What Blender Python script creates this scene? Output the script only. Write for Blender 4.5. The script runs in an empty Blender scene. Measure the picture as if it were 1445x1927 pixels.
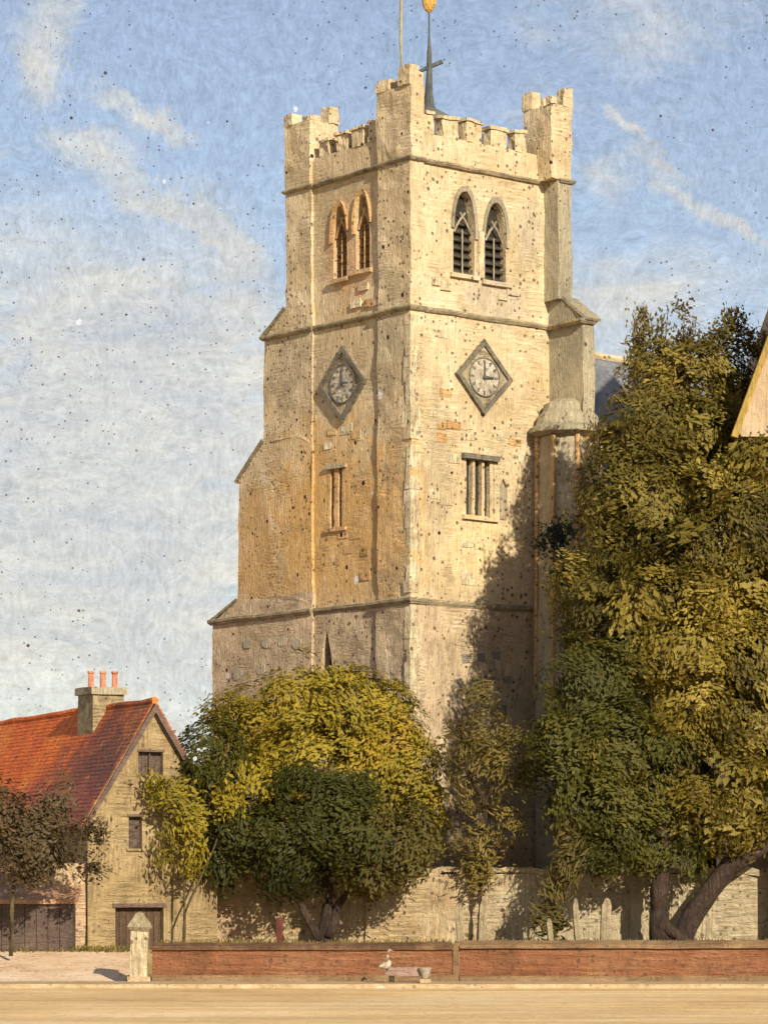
import bpy, bmesh, math, random
import numpy as np
from mathutils import Vector, Matrix, noise
R = math.radians
random.seed(7); rng = np.random.default_rng(7)
S = bpy.context.scene
col = S.collection

# ------------------------------------------------------------------ camera
EYE = 2.1; F = 6000.0; CX = 722.5; HY = 1690.0      # photo pixels
cam = bpy.data.cameras.new('camera'); camo = bpy.data.objects.new('camera', cam); col.objects.link(camo)
camo.location = (0, 0, EYE); camo.rotation_euler = (R(90), 0, 0)
cam.sensor_fit = 'HORIZONTAL'; cam.sensor_width = 36; cam.lens = F / 1445 * 36
cam.shift_x = 0; cam.shift_y = (HY - 963.5) / 1445
cam.clip_start = 1; cam.clip_end = 5000
S.camera = camo

# ------------------------------------------------------------------ light
SUN_AZ, SUN_EL = 24.0, 25.0        # azimuth right of straight-behind-the-camera
sv = Vector((math.sin(R(SUN_AZ)) * math.cos(R(SUN_EL)), -math.cos(R(SUN_AZ)) * math.cos(R(SUN_EL)), math.sin(R(SUN_EL))))
sl = bpy.data.lights.new('sun', 'SUN'); sl.energy = 4.2; sl.angle = R(0.6); sl.color = (1.0, .90, .73)
so = bpy.data.objects.new('sun', sl); col.objects.link(so); so.rotation_euler = sv.to_track_quat('Z', 'Y').to_euler()
S.view_settings.view_transform = 'Standard'; S.view_settings.look = 'None'
S.view_settings.gamma = 1; S.view_settings.use_curve_mapping = False
S.view_settings.exposure = 0.64

# ------------------------------------------------------------------ node helpers
class NT:
    def __init__(s, tree): s.t = tree; tree.nodes.clear()
    def n(s, typ, **kw):
        nd = s.t.nodes.new(typ)
        for k, v in kw.items():
            if k.startswith('i_'):
                key = k[2:]; key = int(key) if key.isdigit() else key.replace('_', ' ')
                nd.inputs[key].default_value = v
            else: setattr(nd, k, v)
        return nd
    def l(s, a, b): s.t.links.new(a, b)
    def math(s, op, a, b=None, clamp=False):
        m = s.n('ShaderNodeMath', operation=op, use_clamp=clamp)
        for i, x in enumerate((a, b)):
            if x is None: continue
            if isinstance(x, (int, float)): m.inputs[i].default_value = x
            else: s.l(x, m.inputs[i])
        return m.outputs[0]
    def mapping(s, vec, scale, loc=(0, 0, 0), rot=(0, 0, 0)):
        m = s.n('ShaderNodeMapping'); m.inputs['Scale'].default_value = scale; m.inputs['Location'].default_value = loc
        m.inputs['Rotation'].default_value = rot
        s.l(vec, m.inputs['Vector']); return m.outputs[0]
    def noise(s, vec, scale, detail=4, rough=.55, dist=0):
        m = s.n('ShaderNodeTexNoise'); m.inputs['Scale'].default_value = scale; m.inputs['Detail'].default_value = detail
        m.inputs['Roughness'].default_value = rough; m.inputs['Distortion'].default_value = dist
        s.l(vec, m.inputs['Vector']); return m.outputs[0]
    def ramp(s, fac, stops, interp='LINEAR'):
        r = s.n('ShaderNodeValToRGB'); r.color_ramp.interpolation = interp
        el = r.color_ramp.elements
        while len(el) > 1: el.remove(el[-1])
        el[0].position = stops[0][0]; el[0].color = tuple(stops[0][1]) + (1,)
        for p, c in stops[1:]:
            e = el.new(p); e.color = tuple(c) + (1,)
        s.l(fac, r.inputs[0]); return r.outputs[0]
    def mix(s, fac, a, b, typ='MIX'):
        m = s.n('ShaderNodeMix', data_type='RGBA', blend_type=typ)
        for i, x in ((0, fac), (6, a), (7, b)):
            if isinstance(x, (int, float)): m.inputs[i].default_value = x
            elif isinstance(x, tuple): m.inputs[i].default_value = x + (1,)
            else: s.l(x, m.inputs[i])
        return m.outputs[2]
    def dots(s, vec, scale, rmin, rmax, power=3):
        v = s.n('ShaderNodeTexVoronoi', feature='F1'); v.inputs['Scale'].default_value = scale
        s.l(vec, v.inputs['Vector'])
        sep = s.n('ShaderNodeSeparateColor'); s.l(v.outputs['Color'], sep.inputs[0])
        p = s.math('POWER', sep.outputs[0], power)
        rad = s.math('ADD', s.math('MULTIPLY', p, rmax - rmin), rmin)
        d = s.math('SUBTRACT', rad, v.outputs['Distance'])
        return s.math('MULTIPLY', d, 40, True), v.outputs['Distance'], sep.outputs[1]

# ------------------------------------------------------------------ sky
w = bpy.data.worlds.new('World'); S.world = w; w.use_nodes = True
t = NT(w.node_tree)
tc = t.n('ShaderNodeTexCoord').outputs['Generated']
sky = t.n('ShaderNodeTexSky', sky_type='NISHITA', sun_disc=False)
sky.sun_elevation = R(SUN_EL); sky.sun_rotation = math.atan2(sv.x, sv.y)
sky.altitude = 50; sky.air_density = 1.0; sky.dust_density = .6; sky.ozone_density = 2.5
SKY_STR = .10
sepv = t.n('ShaderNodeSeparateXYZ'); t.l(tc, sepv.inputs[0]); zc = sepv.outputs[2]
base = t.mix(.20, t.mix(1.0, sky.outputs[0], (1.0, .86, .80), 'MULTIPLY'), (3.4, 3.2, 3.1))
big = t.noise(t.mapping(tc, (9, 9, 13), (3.1, .4, 1.7), (0, R(-20), 0)), 1.0, 7, .6, .4)
wis = t.noise(t.mapping(tc, (20, 20, 60), (.3, 2.4, .8), (0, R(33), 0)), 1.0, 6, .65, .6)
haze = t.n('ShaderNodeMapRange', clamp=True); t.l(zc, haze.inputs[0])
haze.inputs[1].default_value = .262; haze.inputs[2].default_value = .085; haze.inputs[3].default_value = -.18; haze.inputs[4].default_value = 1.0
cf = t.math('ADD', t.math('MULTIPLY', t.math('SUBTRACT', big, .50), 3.2), haze.outputs[0])
cf = t.math('ADD', cf, t.math('MULTIPLY', t.math('SUBTRACT', wis, .56), 1.8))
nz = t.n('ShaderNodeTexNoise'); nz.inputs['Scale'].default_value = 34; nz.inputs['Detail'].default_value = 6; nz.inputs['Roughness'].default_value = .7; t.l(tc, nz.inputs['Vector'])
dw = t.n('ShaderNodeVectorMath', operation='SUBTRACT'); t.l(nz.outputs['Color'], dw.inputs[0]); dw.inputs[1].default_value = (.5, .5, .5)
dsc = t.n('ShaderNodeVectorMath', operation='SCALE'); t.l(dw.outputs[0], dsc.inputs[0]); dsc.inputs['Scale'].default_value = .035
wp = t.n('ShaderNodeVectorMath', operation='ADD'); t.l(tc, wp.inputs[0]); t.l(dsc.outputs[0], wp.inputs[1])
cf = t.math('MAXIMUM', cf, 0.0)
cf = t.math('MULTIPLY', cf, .8)
# single clouds and wisps standing where they do: (px, py, radius, radius, tilt, thickness)
for (cx_, cy_, ra, rb_, tl, am) in ((110, 150, 95, 45, 80, .9), (290, 265, 110, 26, -22, .9), (330, 430, 190, 34, -27, .85), (190, 330, 90, 40, -10, .6), (230, 640, 340, 200, -20, .9), (150, 960, 420, 260, -8, .9), (420, 480, 120, 60, -50, .5),
                                (1165, 285, 70, 16, -48, .9), (1230, 355, 75, 16, -12, .8), (1290, 420, 130, 22, -28, .8), (1130, 380, 60, 30, -35, .5), (1390, 470, 60, 20, -30, .6), (1200, 560, 260, 60, 5, .5)):
    c0 = ((cx_ - CX) / F, 1, (HY - cy_) / F)
    a_ = t.n('ShaderNodeVectorMath', operation='SUBTRACT'); t.l(wp.outputs[0], a_.inputs[0]); a_.inputs[1].default_value = c0
    m_ = t.mapping(a_.outputs[0], (1, 1, 1), rot=(0, R(tl), 0))
    m2 = t.mapping(m_, (F / ra, 3.0, F / rb_))
    ln = t.n('ShaderNodeVectorMath', operation='LENGTH'); t.l(m2, ln.inputs[0])
    e_ = t.math('MULTIPLY', t.math('MULTIPLY', t.math('SUBTRACT', 1.25, ln.outputs['Value']), 1.1, True), am)
    cf = t.math('ADD', cf, e_); cf = t.math('MINIMUM', cf, .92)
cloud = t.ramp(wis, [(.3, (3.6, 3.8, 4.05)), (.50, (4.3, 4.35, 4.2)), (.70, (5.4, 5.2, 4.6))])
c = t.mix(cf, base, cloud)
# brush texture and flecks
st1 = t.noise(t.mapping(tc, (620, 620, 170), rot=(0, 0, 0)), 1, 3, .6, 1.0)
st2 = t.noise(t.mapping(tc, (150, 150, 520), rot=(0, R(25), 0)), 1, 3, .6, 1.5)
sel = t.noise(tc, 26, 2)
stm = t.n('ShaderNodeMix', data_type='FLOAT')
t.l(t.math('MULTIPLY', t.math('SUBTRACT', sel, .45), 8, True), stm.inputs[0]); t.l(st1, stm.inputs[2]); t.l(st2, stm.inputs[3])
br = t.math('ADD', t.math('MULTIPLY', t.math('ADD', stm.outputs[0], t.math('MULTIPLY', t.noise(tc, 120, 5, .8, 2.5), 1.6)), .56), .28)
cb = t.n('ShaderNodeVectorMath', operation='SCALE'); t.l(c, cb.inputs[0]); t.l(br, cb.inputs['Scale'])
c = cb.outputs[0]
dn = t.math('GREATER_THAN', t.noise(tc, 22, 4, .7), .48)
d1, _, _ = t.dots(tc, 600, .02, .23, 1.7); d2, _, _ = t.dots(tc, 190, -.06, .12, 3.5)
d3, dd, _ = t.dots(tc, 75, -.06, .12, 3)
c = t.mix(t.math('MULTIPLY', t.math('MULTIPLY', d1, dn), .75), c, (.8, .6, .7))
c = t.mix(t.math('MULTIPLY', d2, .9), c, (.7, .3, .35))
c = t.mix(t.math('MULTIPLY', d3, t.math('GREATER_THAN', t.noise(tc, 700, 2), .46)), c, (6.5, 6.1, 6.2))
bg = t.n('ShaderNodeBackground'); bg.inputs[1].default_value = SKY_STR; t.l(c, bg.inputs[0])
wo = t.n('ShaderNodeOutputWorld'); t.l(bg.outputs[0], wo.inputs[0])

# ------------------------------------------------------------------ materials
def paint(name, cols, scale=.35, stroke='V', bump=.5, rough=.7, specks=1.0, strokeamt=.24, patch=None, spec=.35, fine=1.0, metal=0, blot=True, stains=()):
    m = bpy.data.materials.new(name); m.use_nodes = True
    t = NT(m.node_tree); tc = t.n('ShaderNodeTexCoord').outputs['Object']
    a = t.noise(tc, scale, 6, .62, .5)
    k = len(cols)
    c = t.ramp(a, [(.30 + .40 * i / max(1, k - 1), cols[i]) for i in range(k)])
    V = t.noise(t.mapping(tc, (10 * fine, 10 * fine, 1.5 * fine)), 1, 4, .7, 1.1)
    H = t.noise(t.mapping(tc, (1.4 * fine, 1.4 * fine, 11 * fine)), 1, 4, .7, 1.1)
    if stroke == 'V': st = V
    elif stroke == 'H': st = H
    elif stroke == 'R': st = t.noise(t.mapping(tc, (.09, .55, 1)), 1, 6, .75, .5)
    elif stroke == 'G': st = t.noise(t.mapping(tc, (.9, 7, 7)), 1, 5, .7, .4)
    else:
        mm = t.n('ShaderNodeMix', data_type='FLOAT'); sel = t.noise(tc, .55, 2)
        t.l(t.math('MULTIPLY', t.math('SUBTRACT', sel, .47), 10, True), mm.inputs[0]); t.l(V, mm.inputs[2]); t.l(H, mm.inputs[3]); st = mm.outputs[0]
    if patch:
        pn = t.noise(t.mapping(tc, (1, 1, .7), (5, 3, 1)), patch[0], 5, .6, .8)
        c = t.mix(t.math('MULTIPLY', t.math('SUBTRACT', pn, patch[1]), 6, True), c, patch[2])
    for (sc_, sr_, sc2) in stains:      # weather stains with a place of their own: centre, radii, colour
        mp = t.n('ShaderNodeVectorMath', operation='SUBTRACT'); t.l(tc, mp.inputs[0]); mp.inputs[1].default_value = sc_
        dv = t.n('ShaderNodeVectorMath', operation='DIVIDE'); t.l(mp.outputs[0], dv.inputs[0]); dv.inputs[1].default_value = sr_
        ln = t.n('ShaderNodeVectorMath', operation='LENGTH'); t.l(dv.outputs[0], ln.inputs[0])
        q = t.math('SUBTRACT', t.math('ADD', 1.0, t.math('MULTIPLY', t.math('SUBTRACT', t.noise(tc, .9, 5, .65, 1), .5), 1.6)), ln.outputs['Value'])
        c = t.mix(t.math('MULTIPLY', t.math('MULTIPLY', q, 1.8, True), .8), c, sc2)
    br = t.math('ADD', t.math('MULTIPLY', t.math('SUBTRACT', st, .5), strokeamt * 1.9), 1.0)
    cb = t.n('ShaderNodeVectorMath', operation='SCALE'); t.l(c, cb.inputs[0]); t.l(br, cb.inputs['Scale']); c = cb.outputs[0]
    mid = t.noise(t.mapping(tc, (2.2, 2.2, 1.5), (7, 1, 2)), 1, 6, .7, 1.2)
    c = t.mix(t.math('MULTIPLY', t.math('SUBTRACT', mid, .50), 3.0, True), c, tuple(x * .66 for x in cols[0]), 'MIX') if blot else c
    c = t.mix(t.math('MULTIPLY', t.math('SUBTRACT', .44, mid), 4.0, True), c, tuple(min(.85, x * 1.12) for x in cols[-1])) if blot else c
    grain = t.noise(tc, 9, 5, .7)
    c = t.mix(t.math('MULTIPLY', t.math('SUBTRACT', grain, .56), 3.5, True), c, tuple(x * .55 for x in cols[0]))
    h = t.math('ADD', st, t.math('MULTIPLY', t.noise(tc, 5, 5, .7), .6))
    if specks:
        dn = t.math('GREATER_THAN', t.noise(tc, .8, 3), .44)
        d1, _, _ = t.dots(tc, 5.6, .04, .33, 1.1); d2, _, _ = t.dots(tc, 1.8, .0, .15, 2.2)
        d3, _, _ = t.dots(tc, .55, -.06, .10, 3)
        sm = t.math('MULTIPLY', t.math('MULTIPLY', d1, dn), .75 * specks)
        c = t.mix(sm, c, (.06, .025, .018)); c = t.mix(t.math('MULTIPLY', d2, specks), c, (.045, .008, .012))
        c = t.mix(t.math('MULTIPLY', d3, specks), c, (.75, .66, .64))
        h = t.math('SUBTRACT', h, t.math('MULTIPLY', t.math('MAXIMUM', d1, d2), .4))
    b = t.n('ShaderNodeBump'); b.inputs['Strength'].default_value = min(1, bump * 1.35); b.inputs['Distance'].default_value = .15
    t.l(h, b.inputs['Height'])
    p = t.n('ShaderNodeBsdfPrincipled'); p.inputs['Roughness'].default_value = rough
    p.inputs['Specular IOR Level'].default_value = spec; p.inputs['Metallic'].default_value = metal
    t.l(c, p.inputs['Base Color']); t.l(b.outputs[0], p.inputs['Normal'])
    o = t.n('ShaderNodeOutputMaterial'); t.l(p.outputs[0], o.inputs[0])
    return m

def leafmat(name, cols, rough=.55):
    m = bpy.data.materials.new(name); m.use_nodes = True
    t = NT(m.node_tree)
    at = t.n('ShaderNodeAttribute', attribute_name='tint')
    c = t.ramp(at.outputs['Fac'], [(i / (len(cols) - 1), cols[i]) for i in range(len(cols))])
    tc = t.n('ShaderNodeTexCoord').outputs['Object']
    g = t.noise(tc, 3.0, 4, .7)
    br = t.math('ADD', t.math('MULTIPLY', g, .7), .65)
    cb = t.n('ShaderNodeVectorMath', operation='SCALE'); t.l(c, cb.inputs[0]); t.l(br, cb.inputs['Scale'])
    b = t.n('ShaderNodeBump'); b.inputs['Strength'].default_value = .5; b.inputs['Distance'].default_value = .05
    t.l(t.noise(tc, 22, 3, .7), b.inputs['Height'])
    p = t.n('ShaderNodeBsdfPrincipled'); p.inputs['Roughness'].default_value = rough; p.inputs['Specular IOR Level'].default_value = .3
    t.l(cb.outputs[0], p.inputs['Base Color']); t.l(b.outputs[0], p.inputs['Normal'])
    tr = t.n('ShaderNodeBsdfTranslucent'); t.l(cb.outputs[0], tr.inputs[0])
    ms = t.n('ShaderNodeMixShader'); ms.inputs[0].default_value = .3; t.l(p.outputs[0], ms.inputs[1]); t.l(tr.outputs[0], ms.inputs[2])
    o = t.n('ShaderNodeOutputMaterial'); t.l(ms.outputs[0], o.inputs[0])
    return m

STAINS = (((0, 3.4, 13.2), (1.6, 5.0, 3.6), (.60, .34, .10)), ((0, 7.6, 12.6), (1.5, 1.6, 3.0), (.50, .30, .11)), ((0, 3.0, 21.0), (1.0, 1.5, 2.2), (.55, .34, .17)),
          ((0, 5.6, 18.0), (1.3, 1.8, 1.6), (.44, .35, .22)), ((0, 1.0, 18.2), (.8, .9, 1.8), (.40, .33, .21)), ((3.4, 0, 19.8), (1.8, .8, .9), (.50, .42, .30)), ((2.5, 0, 12.4), (2.4, .8, 1.5), (.70, .52, .27)),
          ((1.0, 0, 14.5), (.7, .6, 3.5), (.44, .35, .21)), ((4.6, 0, 22.0), (.7, .6, 1.3), (.46, .40, .28)))
STONE = paint('cream_stone', [(0.4508, 0.3366, 0.1836), (0.6076, 0.4752, 0.2808), (0.7154, 0.5841, 0.3888)], .45, 'M', .55, patch=(.30, .60, (.50, .33, .14)), stains=STAINS)
STONE2 = paint('ochre_stone', [(0.4484, 0.2606, 0.1043), (0.6115, 0.3722, 0.1565), (0.7134, 0.4653, 0.226)], .4, 'M', .7, patch=(.25, .55, (.50, .30, .11)))
PILAST = paint('pale_dressed_stone', [(.42, .33, .19), (.66, .54, .33), (.82, .72, .50)], 1.3, 'V', .9, specks=.8, strokeamt=.7)
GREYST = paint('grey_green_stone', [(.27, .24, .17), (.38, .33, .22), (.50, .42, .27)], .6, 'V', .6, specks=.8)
BASEST = paint('mottled_base_stone', [(0.3808, 0.28, 0.168), (0.5376, 0.4032, 0.2464), (0.6496, 0.504, 0.3248)], 1.0, 'M', .6, patch=(1.1, .56, (.24, .20, .15)))
STRING = paint('weathered_string_stone', [(.18, .16, .12), (.34, .28, .17), (.52, .40, .23)], 1.2, 'H', .6, specks=.5)
FLINT = paint('grey_flint', [(.20, .18, .14), (.28, .25, .19), (.36, .31, .22)], 3, 'M', .7, specks=.4)
DARKIRON = paint('dark_iron', [(.05, .055, .05), (.08, .085, .075), (.12, .12, .10)], 2, 'V', .4, .5, 0)
CLOCKFR = paint('clock_frame_stone', [(0.115, 0.108, 0.085), (0.184, 0.162, 0.12), (0.253, 0.2052, 0.13)], 2, 'M', .6, specks=.3)
CLOCKBD = paint('clock_board', [(0.253, 0.207, 0.1265), (0.414, 0.3335, 0.207), (0.552, 0.46, 0.2875)], 2.5, 'M', .8, specks=.3, strokeamt=.8)
DIAL = paint('clock_dial', [(0.4256, 0.3696, 0.2688), (0.6496, 0.56, 0.4256), (0.8288, 0.7616, 0.6272)], 3.5, 'M', .9, specks=.4, strokeamt=.9, fine=1.6)
NUMER = paint('dial_markers', [(.5, .48, .42), (.75, .72, .62)], 4, 'V', .6, specks=0)
VOID = paint('louvre_void', [(.02, .018, .012), (.035, .03, .02), (.06, .05, .03)], 2.5, 'M', .6, specks=.5)
SLAT = paint('grey_louvre', [(.04, .04, .03), (.07, .06, .045), (.11, .09, .06)], 2.5, 'H', .5, specks=.3)
BROWNSLAT = paint('brown_louvre', [(.16, .09, .04), (.28, .16, .06), (.38, .25, .11)], 2.5, 'V', .6, specks=.4)
LEAD = paint('roof_lead', [(.10, .10, .09), (.15, .145, .12), (.22, .20, .14)], 1.5, 'V', .4, .6, .3)
SLATE = paint('blue_grey_slate', [(.13, .14, .15), (.18, .19, .20), (.24, .24, .24)], .8, 'H', .5, .6, .5)
GOLD = paint('gilding', [(.50, .26, .05), (.72, .42, .09), (.85, .55, .18)], 6, 'V', .6, .45, 0, metal=.25)
POLE = paint('painted_pole', [(.22, .21, .13), (.30, .28, .18), (.36, .33, .22)], 2, 'V', .3, .6, 0)
ROOFOR = paint('orange_tile', [(.60, .12, .03), (.76, .17, .03), (.82, .33, .06)], .38, 'H', .6, .75, .5, stains=(((0.6, 1.4, 5.4), (3.0, 4.6, 3.2), (.17, .07, .055)), ((0.6, 1.0, 5.0), (3.0, 2.4, 3.2), (.13, .06, .05)), ((0, 3.6, 4.6), (2, 5.5, 1.0), (.36, .10, .07))))
RENDER_ = paint('ochre_render', [(.27, .185, .085), (.36, .26, .125), (.44, .33, .17)], .7, 'M', .7, specks=.6)
PLANK = paint('verge_board', [(.08, .055, .045), (.13, .085, .065), (.18, .12, .09)], 2, 'H', .4, specks=.3)
CHIM = paint('chimney_brick', [(.22, .17, .09), (.38, .30, .16), (.5, .40, .23)], 2.5, 'M', .8, specks=.4)
POTS = paint('terracotta', [(.42, .14, .07), (.58, .22, .12), (.66, .34, .2)], 4, 'V', .5, specks=.2)
WINDK = paint('dark_window', [(.045, .03, .025), (.08, .05, .035), (.12, .08, .05)], 3, 'M', .4, .4, .2)
DOORM = paint('dark_door_boards', [(.06, .035, .02), (.11, .065, .035), (.15, .11, .06)], 1.2, 'V', .5, .6, .3)
PINKRF = paint('pinkish_tile', [(.34, .17, .09), (.46, .26, .14), (.52, .34, .19)], .9, 'V', .5, specks=.5)
SHEDW = paint('dark_tarred_wall', [(.07, .05, .04), (.12, .08, .06), (.17, .12, .085)], 1.0, 'H', .5, specks=.4)
RUBBLE = paint('buff_rubble', [(0.3612, 0.252, 0.132), (0.4816, 0.3528, 0.192), (0.5676, 0.4284, 0.248)], .9, 'M', .7, specks=.8, stains=(((13, 0, 1.5), (7, 3, 4), (.46, .39, .25)), ((1, 0, 1.5), (1.6, 2, 2), (.56, .38, .23))))
NAVEST = paint('grey_buff_stone', [(0.336, 0.288, 0.18), (0.48, 0.408, 0.264), (0.6, 0.504, 0.336)], .5, 'V', .6, specks=.6)
REDBRICK = paint('red_brick_wall', [(0.153, 0.07, 0.027), (0.243, 0.095, 0.0405), (0.279, 0.13, 0.0585)], .5, 'G', .8, specks=.6, strokeamt=.5, patch=(.45, .58, (.17, .11, .045)))
COPING = paint('brown_coping', [(.07, .035, .015), (.12, .06, .025), (.22, .13, .06)], 1.0, 'G', .5, specks=.3)
COPING2 = paint('reddish_coping', [(.14, .08, .035), (.22, .13, .06), (.32, .20, .10)], 1.0, 'G', .5, specks=.3)
ROAD = paint('sandy_road', [(0.58, 0.371, 0.156), (0.72, 0.4876, 0.221), (0.82, 0.6042, 0.338)], .12, 'R', .8, .75, .0, strokeamt=.8)
PAVE = paint('pale_pavement', [(.36, .26, .14), (.46, .34, .19), (.54, .42, .26)], .8, 'G', .4, .75, .5)
EARTH = paint('churchyard_earth', [(.32, .22, .07), (.48, .33, .13), (.60, .43, .20)], .30, 'G', .6, .8, .6)
PATHM = paint('pink_sand_path', [(.60, .40, .22), (.74, .52, .32), (.80, .61, .42)], .6, 'G', .5, .8, .7)
BARK = paint('dark_bark', [(.03, .018, .012), (.055, .032, .02), (.09, .055, .03)], 1.5, 'V', .8, .7, 0)
BARK2 = paint('olive_bark', [(.06, .045, .02), (.10, .075, .03), (.16, .12, .05)], 1.5, 'V', .8, .7, 0)
GRAVE = paint('pale_headstone', [(.27, .21, .12), (.38, .30, .18), (.50, .41, .26)], 2.5, 'V', .8, specks=.2)
PEACH = paint('peach_render', [(.34, .24, .14), (.42, .30, .18), (.48, .36, .22)], .6, 'V', .4, specks=.1)
YELLOWB = paint('yellow_verge', [(.28, .18, .04), (.36, .24, .05), (.42, .28, .07)], 2, 'V', .5, specks=0)
WHITEF = paint('cream_plumage', [(.36, .30, .20), (.50, .43, .31), (.66, .59, .45)], 6, 'V', .6, specks=0)
MAUVE = paint('mauve_stone', [(.26, .16, .12), (.36, .24, .18), (.42, .30, .22)], 2, 'H', .5, specks=.3)
REDPOST = paint('dark_red_post', [(.10, .025, .015), (.15, .04, .025)], 2, 'V', .5, specks=0)

L_YEL = leafmat('yellow_green_leaf', [(0.1542, 0.1158, 0.0107), (0.2411, 0.1855, 0.0153), (0.3279, 0.2504, 0.0191), (0.3858, 0.241, 0.0268)])
L_DARK = leafmat('dark_green_leaf', [(0.0286, 0.034, 0.0042), (0.0462, 0.05, 0.0056), (0.066, 0.066, 0.0077), (0.11, 0.095, 0.0105)])
L_OLIVE = leafmat('olive_leaf', [(0.0997, 0.074, 0.017), (0.1496, 0.1136, 0.0238), (0.2095, 0.1531, 0.0323), (0.2693, 0.1976, 0.0425)])
L_OLDK = leafmat('dark_olive_leaf', [(0.0769, 0.0654, 0.0101), (0.1177, 0.0935, 0.013), (0.1811, 0.1356, 0.0202), (0.3079, 0.2337, 0.0397)])
L_GOLD = leafmat('golden_olive_leaf', [(0.0594, 0.0483, 0.007), (0.1117, 0.0863, 0.0109), (0.1816, 0.1345, 0.0158), (0.2515, 0.1863, 0.0223), (0.3633, 0.2691, 0.0496)])
L_MOSS = leafmat('moss_green_leaf', [(0.0525, 0.052, 0.007), (0.0756, 0.072, 0.0091), (0.105, 0.095, 0.0119), (0.1785, 0.135, 0.0182)])
L_DAB = leafmat('pale_leaf_dab', [(0.1346, 0.1047, 0.0162), (0.2081, 0.16, 0.0243), (0.2693, 0.2093, 0.0432), (0.3366, 0.2216, 0.0864)])
L_DKOL = leafmat('brownish_olive_leaf', [(.05, .045, .008), (.08, .066, .011), (.12, .09, .016), (.18, .13, .026)])  # brownish dark olive, leaf colour of the dark green tree's right part
L_BROWN = leafmat('grey_brown_leaf', [(.07, .048, .02), (.10, .07, .03), (.15, .10, .045)])
L_TEAL = leafmat('blue_green_leaf', [(.02, .032, .024), (.035, .05, .035), (.06, .075, .05)])
L_BRIGHT = leafmat('bright_yellow_leaf', [(.15, .12, .012), (.26, .20, .012), (.38, .28, .015)])
L_GRASS = leafmat('rough_grass', [(.10, .085, .02), (.18, .14, .03), (.26, .20, .05)])

# ------------------------------------------------------------------ geometry helpers
def P(px, py, Y):
    return Vector(((px - CX) / F * Y, Y, EYE + (HY - py) / F * Y))
def tag(o, label=None, cat=None, group=None, kind=None):
    if label: o['label'] = label
    if cat: o['category'] = cat
    if group: o['group'] = group
    if kind: o['kind'] = kind
    return o
def empty(name, loc, rz=0, **kw):
    o = bpy.data.objects.new(name, None); col.objects.link(o); o.location = loc; o.rotation_euler = (0, 0, rz)
    return tag(o, **kw)
def wob(me, amp=.03, f1=.9, seed=0.0):
    for v in me.vertices:
        c = v.co
        d = noise.noise_vector(c * f1 + Vector((seed, 3.3, 1.1))) * amp + noise.noise_vector(c * f1 * 4.1) * amp * .45
        v.co = c + d
def obj(name, bm, mat, parent=None, cut=None, wobble=0, wf=.9, sub=0, smooth=False, **kw):
    if cut:
        for a in cut: pass
    if sub:
        for _ in range(6):
            es = [e for e in bm.edges if e.calc_length() > sub * 1.5]
            if not es: break
            bmesh.ops.subdivide_edges(bm, edges=es, cuts=1, use_grid_fill=True)
    me = bpy.data.meshes.new(name); bm.to_mesh(me); bm.free()
    if wobble: wob(me, wobble, wf)
    me.materials.append(mat)
    if smooth:
        for p in me.polygons: p.use_smooth = True
    o = bpy.data.objects.new(name, me); col.objects.link(o)
    if parent: o.parent = parent
    return tag(o, **kw)
def box(bm, a, b):
    a = Vector(a); b = Vector(b)
    r = bmesh.ops.create_cube(bm, size=1)
    for v in r['verts']:
        v.co = Vector([(a[i] + b[i]) / 2 + v.co[i] * (b[i] - a[i]) for i in range(3)])
    return bm
def B(a, b): return box(bmesh.new(), a, b)
def prism(bm, pts, d):
    """pts: list of 3D points (planar loop), extruded by vector d"""
    d = Vector(d)
    v0 = [bm.verts.new(Vector(p)) for p in pts]; v1 = [bm.verts.new(Vector(p) + d) for p in pts]
    n = len(pts)
    bm.faces.new(v0); bm.faces.new(list(reversed(v1)))
    for i in range(n): bm.faces.new((v0[i], v1[i], v1[(i + 1) % n], v0[(i + 1) % n]))
    bmesh.ops.recalc_face_normals(bm, faces=bm.faces[:])
    return bm
def tube(bm, pts, rad, seg=8, jit=0):
    pts = [Vector(p) for p in pts]; rings = []
    for i, p in enumerate(pts):
        a = pts[max(0, i - 1)]; b = pts[min(len(pts) - 1, i + 1)]
        q = (b - a).to_track_quat('Z', 'Y'); r = rad[i] if isinstance(rad, (list, tuple)) else rad
        rings.append([bm.verts.new(p + q @ Vector((math.cos(2 * math.pi * k / seg) * r * (1 + random.uniform(-jit, jit)),
                                                  math.sin(2 * math.pi * k / seg) * r * (1 + random.uniform(-jit, jit)), 0))) for k in range(seg)])
    for i in range(len(rings) - 1):
        for k in range(seg):
            bm.faces.new((rings[i][k], rings[i][(k + 1) % seg], rings[i + 1][(k + 1) % seg], rings[i + 1][k]))
    bm.faces.new(list(reversed(rings[0]))); bm.faces.new(rings[-1])
    return bm
def lathe(bm, prof, c, seg=12, rot0=0):
    rings = []
    for (r, z) in prof:
        rings.append([bm.verts.new((c[0] + math.cos(rot0 + 2 * math.pi * k / seg) * r, c[1] + math.sin(rot0 + 2 * math.pi * k / seg) * r, c[2] + z)) for k in range(seg)])
    for i in range(len(rings) - 1):
        for k in range(seg):
            bm.faces.new((rings[i][k], rings[i][(k + 1) % seg], rings[i + 1][(k + 1) % seg], rings[i + 1][k]))
    bm.faces.new(list(reversed(rings[0]))); bm.faces.new(rings[-1])
    return bm
def curve_pts(a, b, n, bow=0.0, ax=(0, 0, 1)):
    a = Vector(a); b = Vector(b); ax = Vector(ax)
    return [a.lerp(b, i / n) + ax * bow * math.sin(math.pi * i / n) for i in range(n + 1)]
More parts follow.
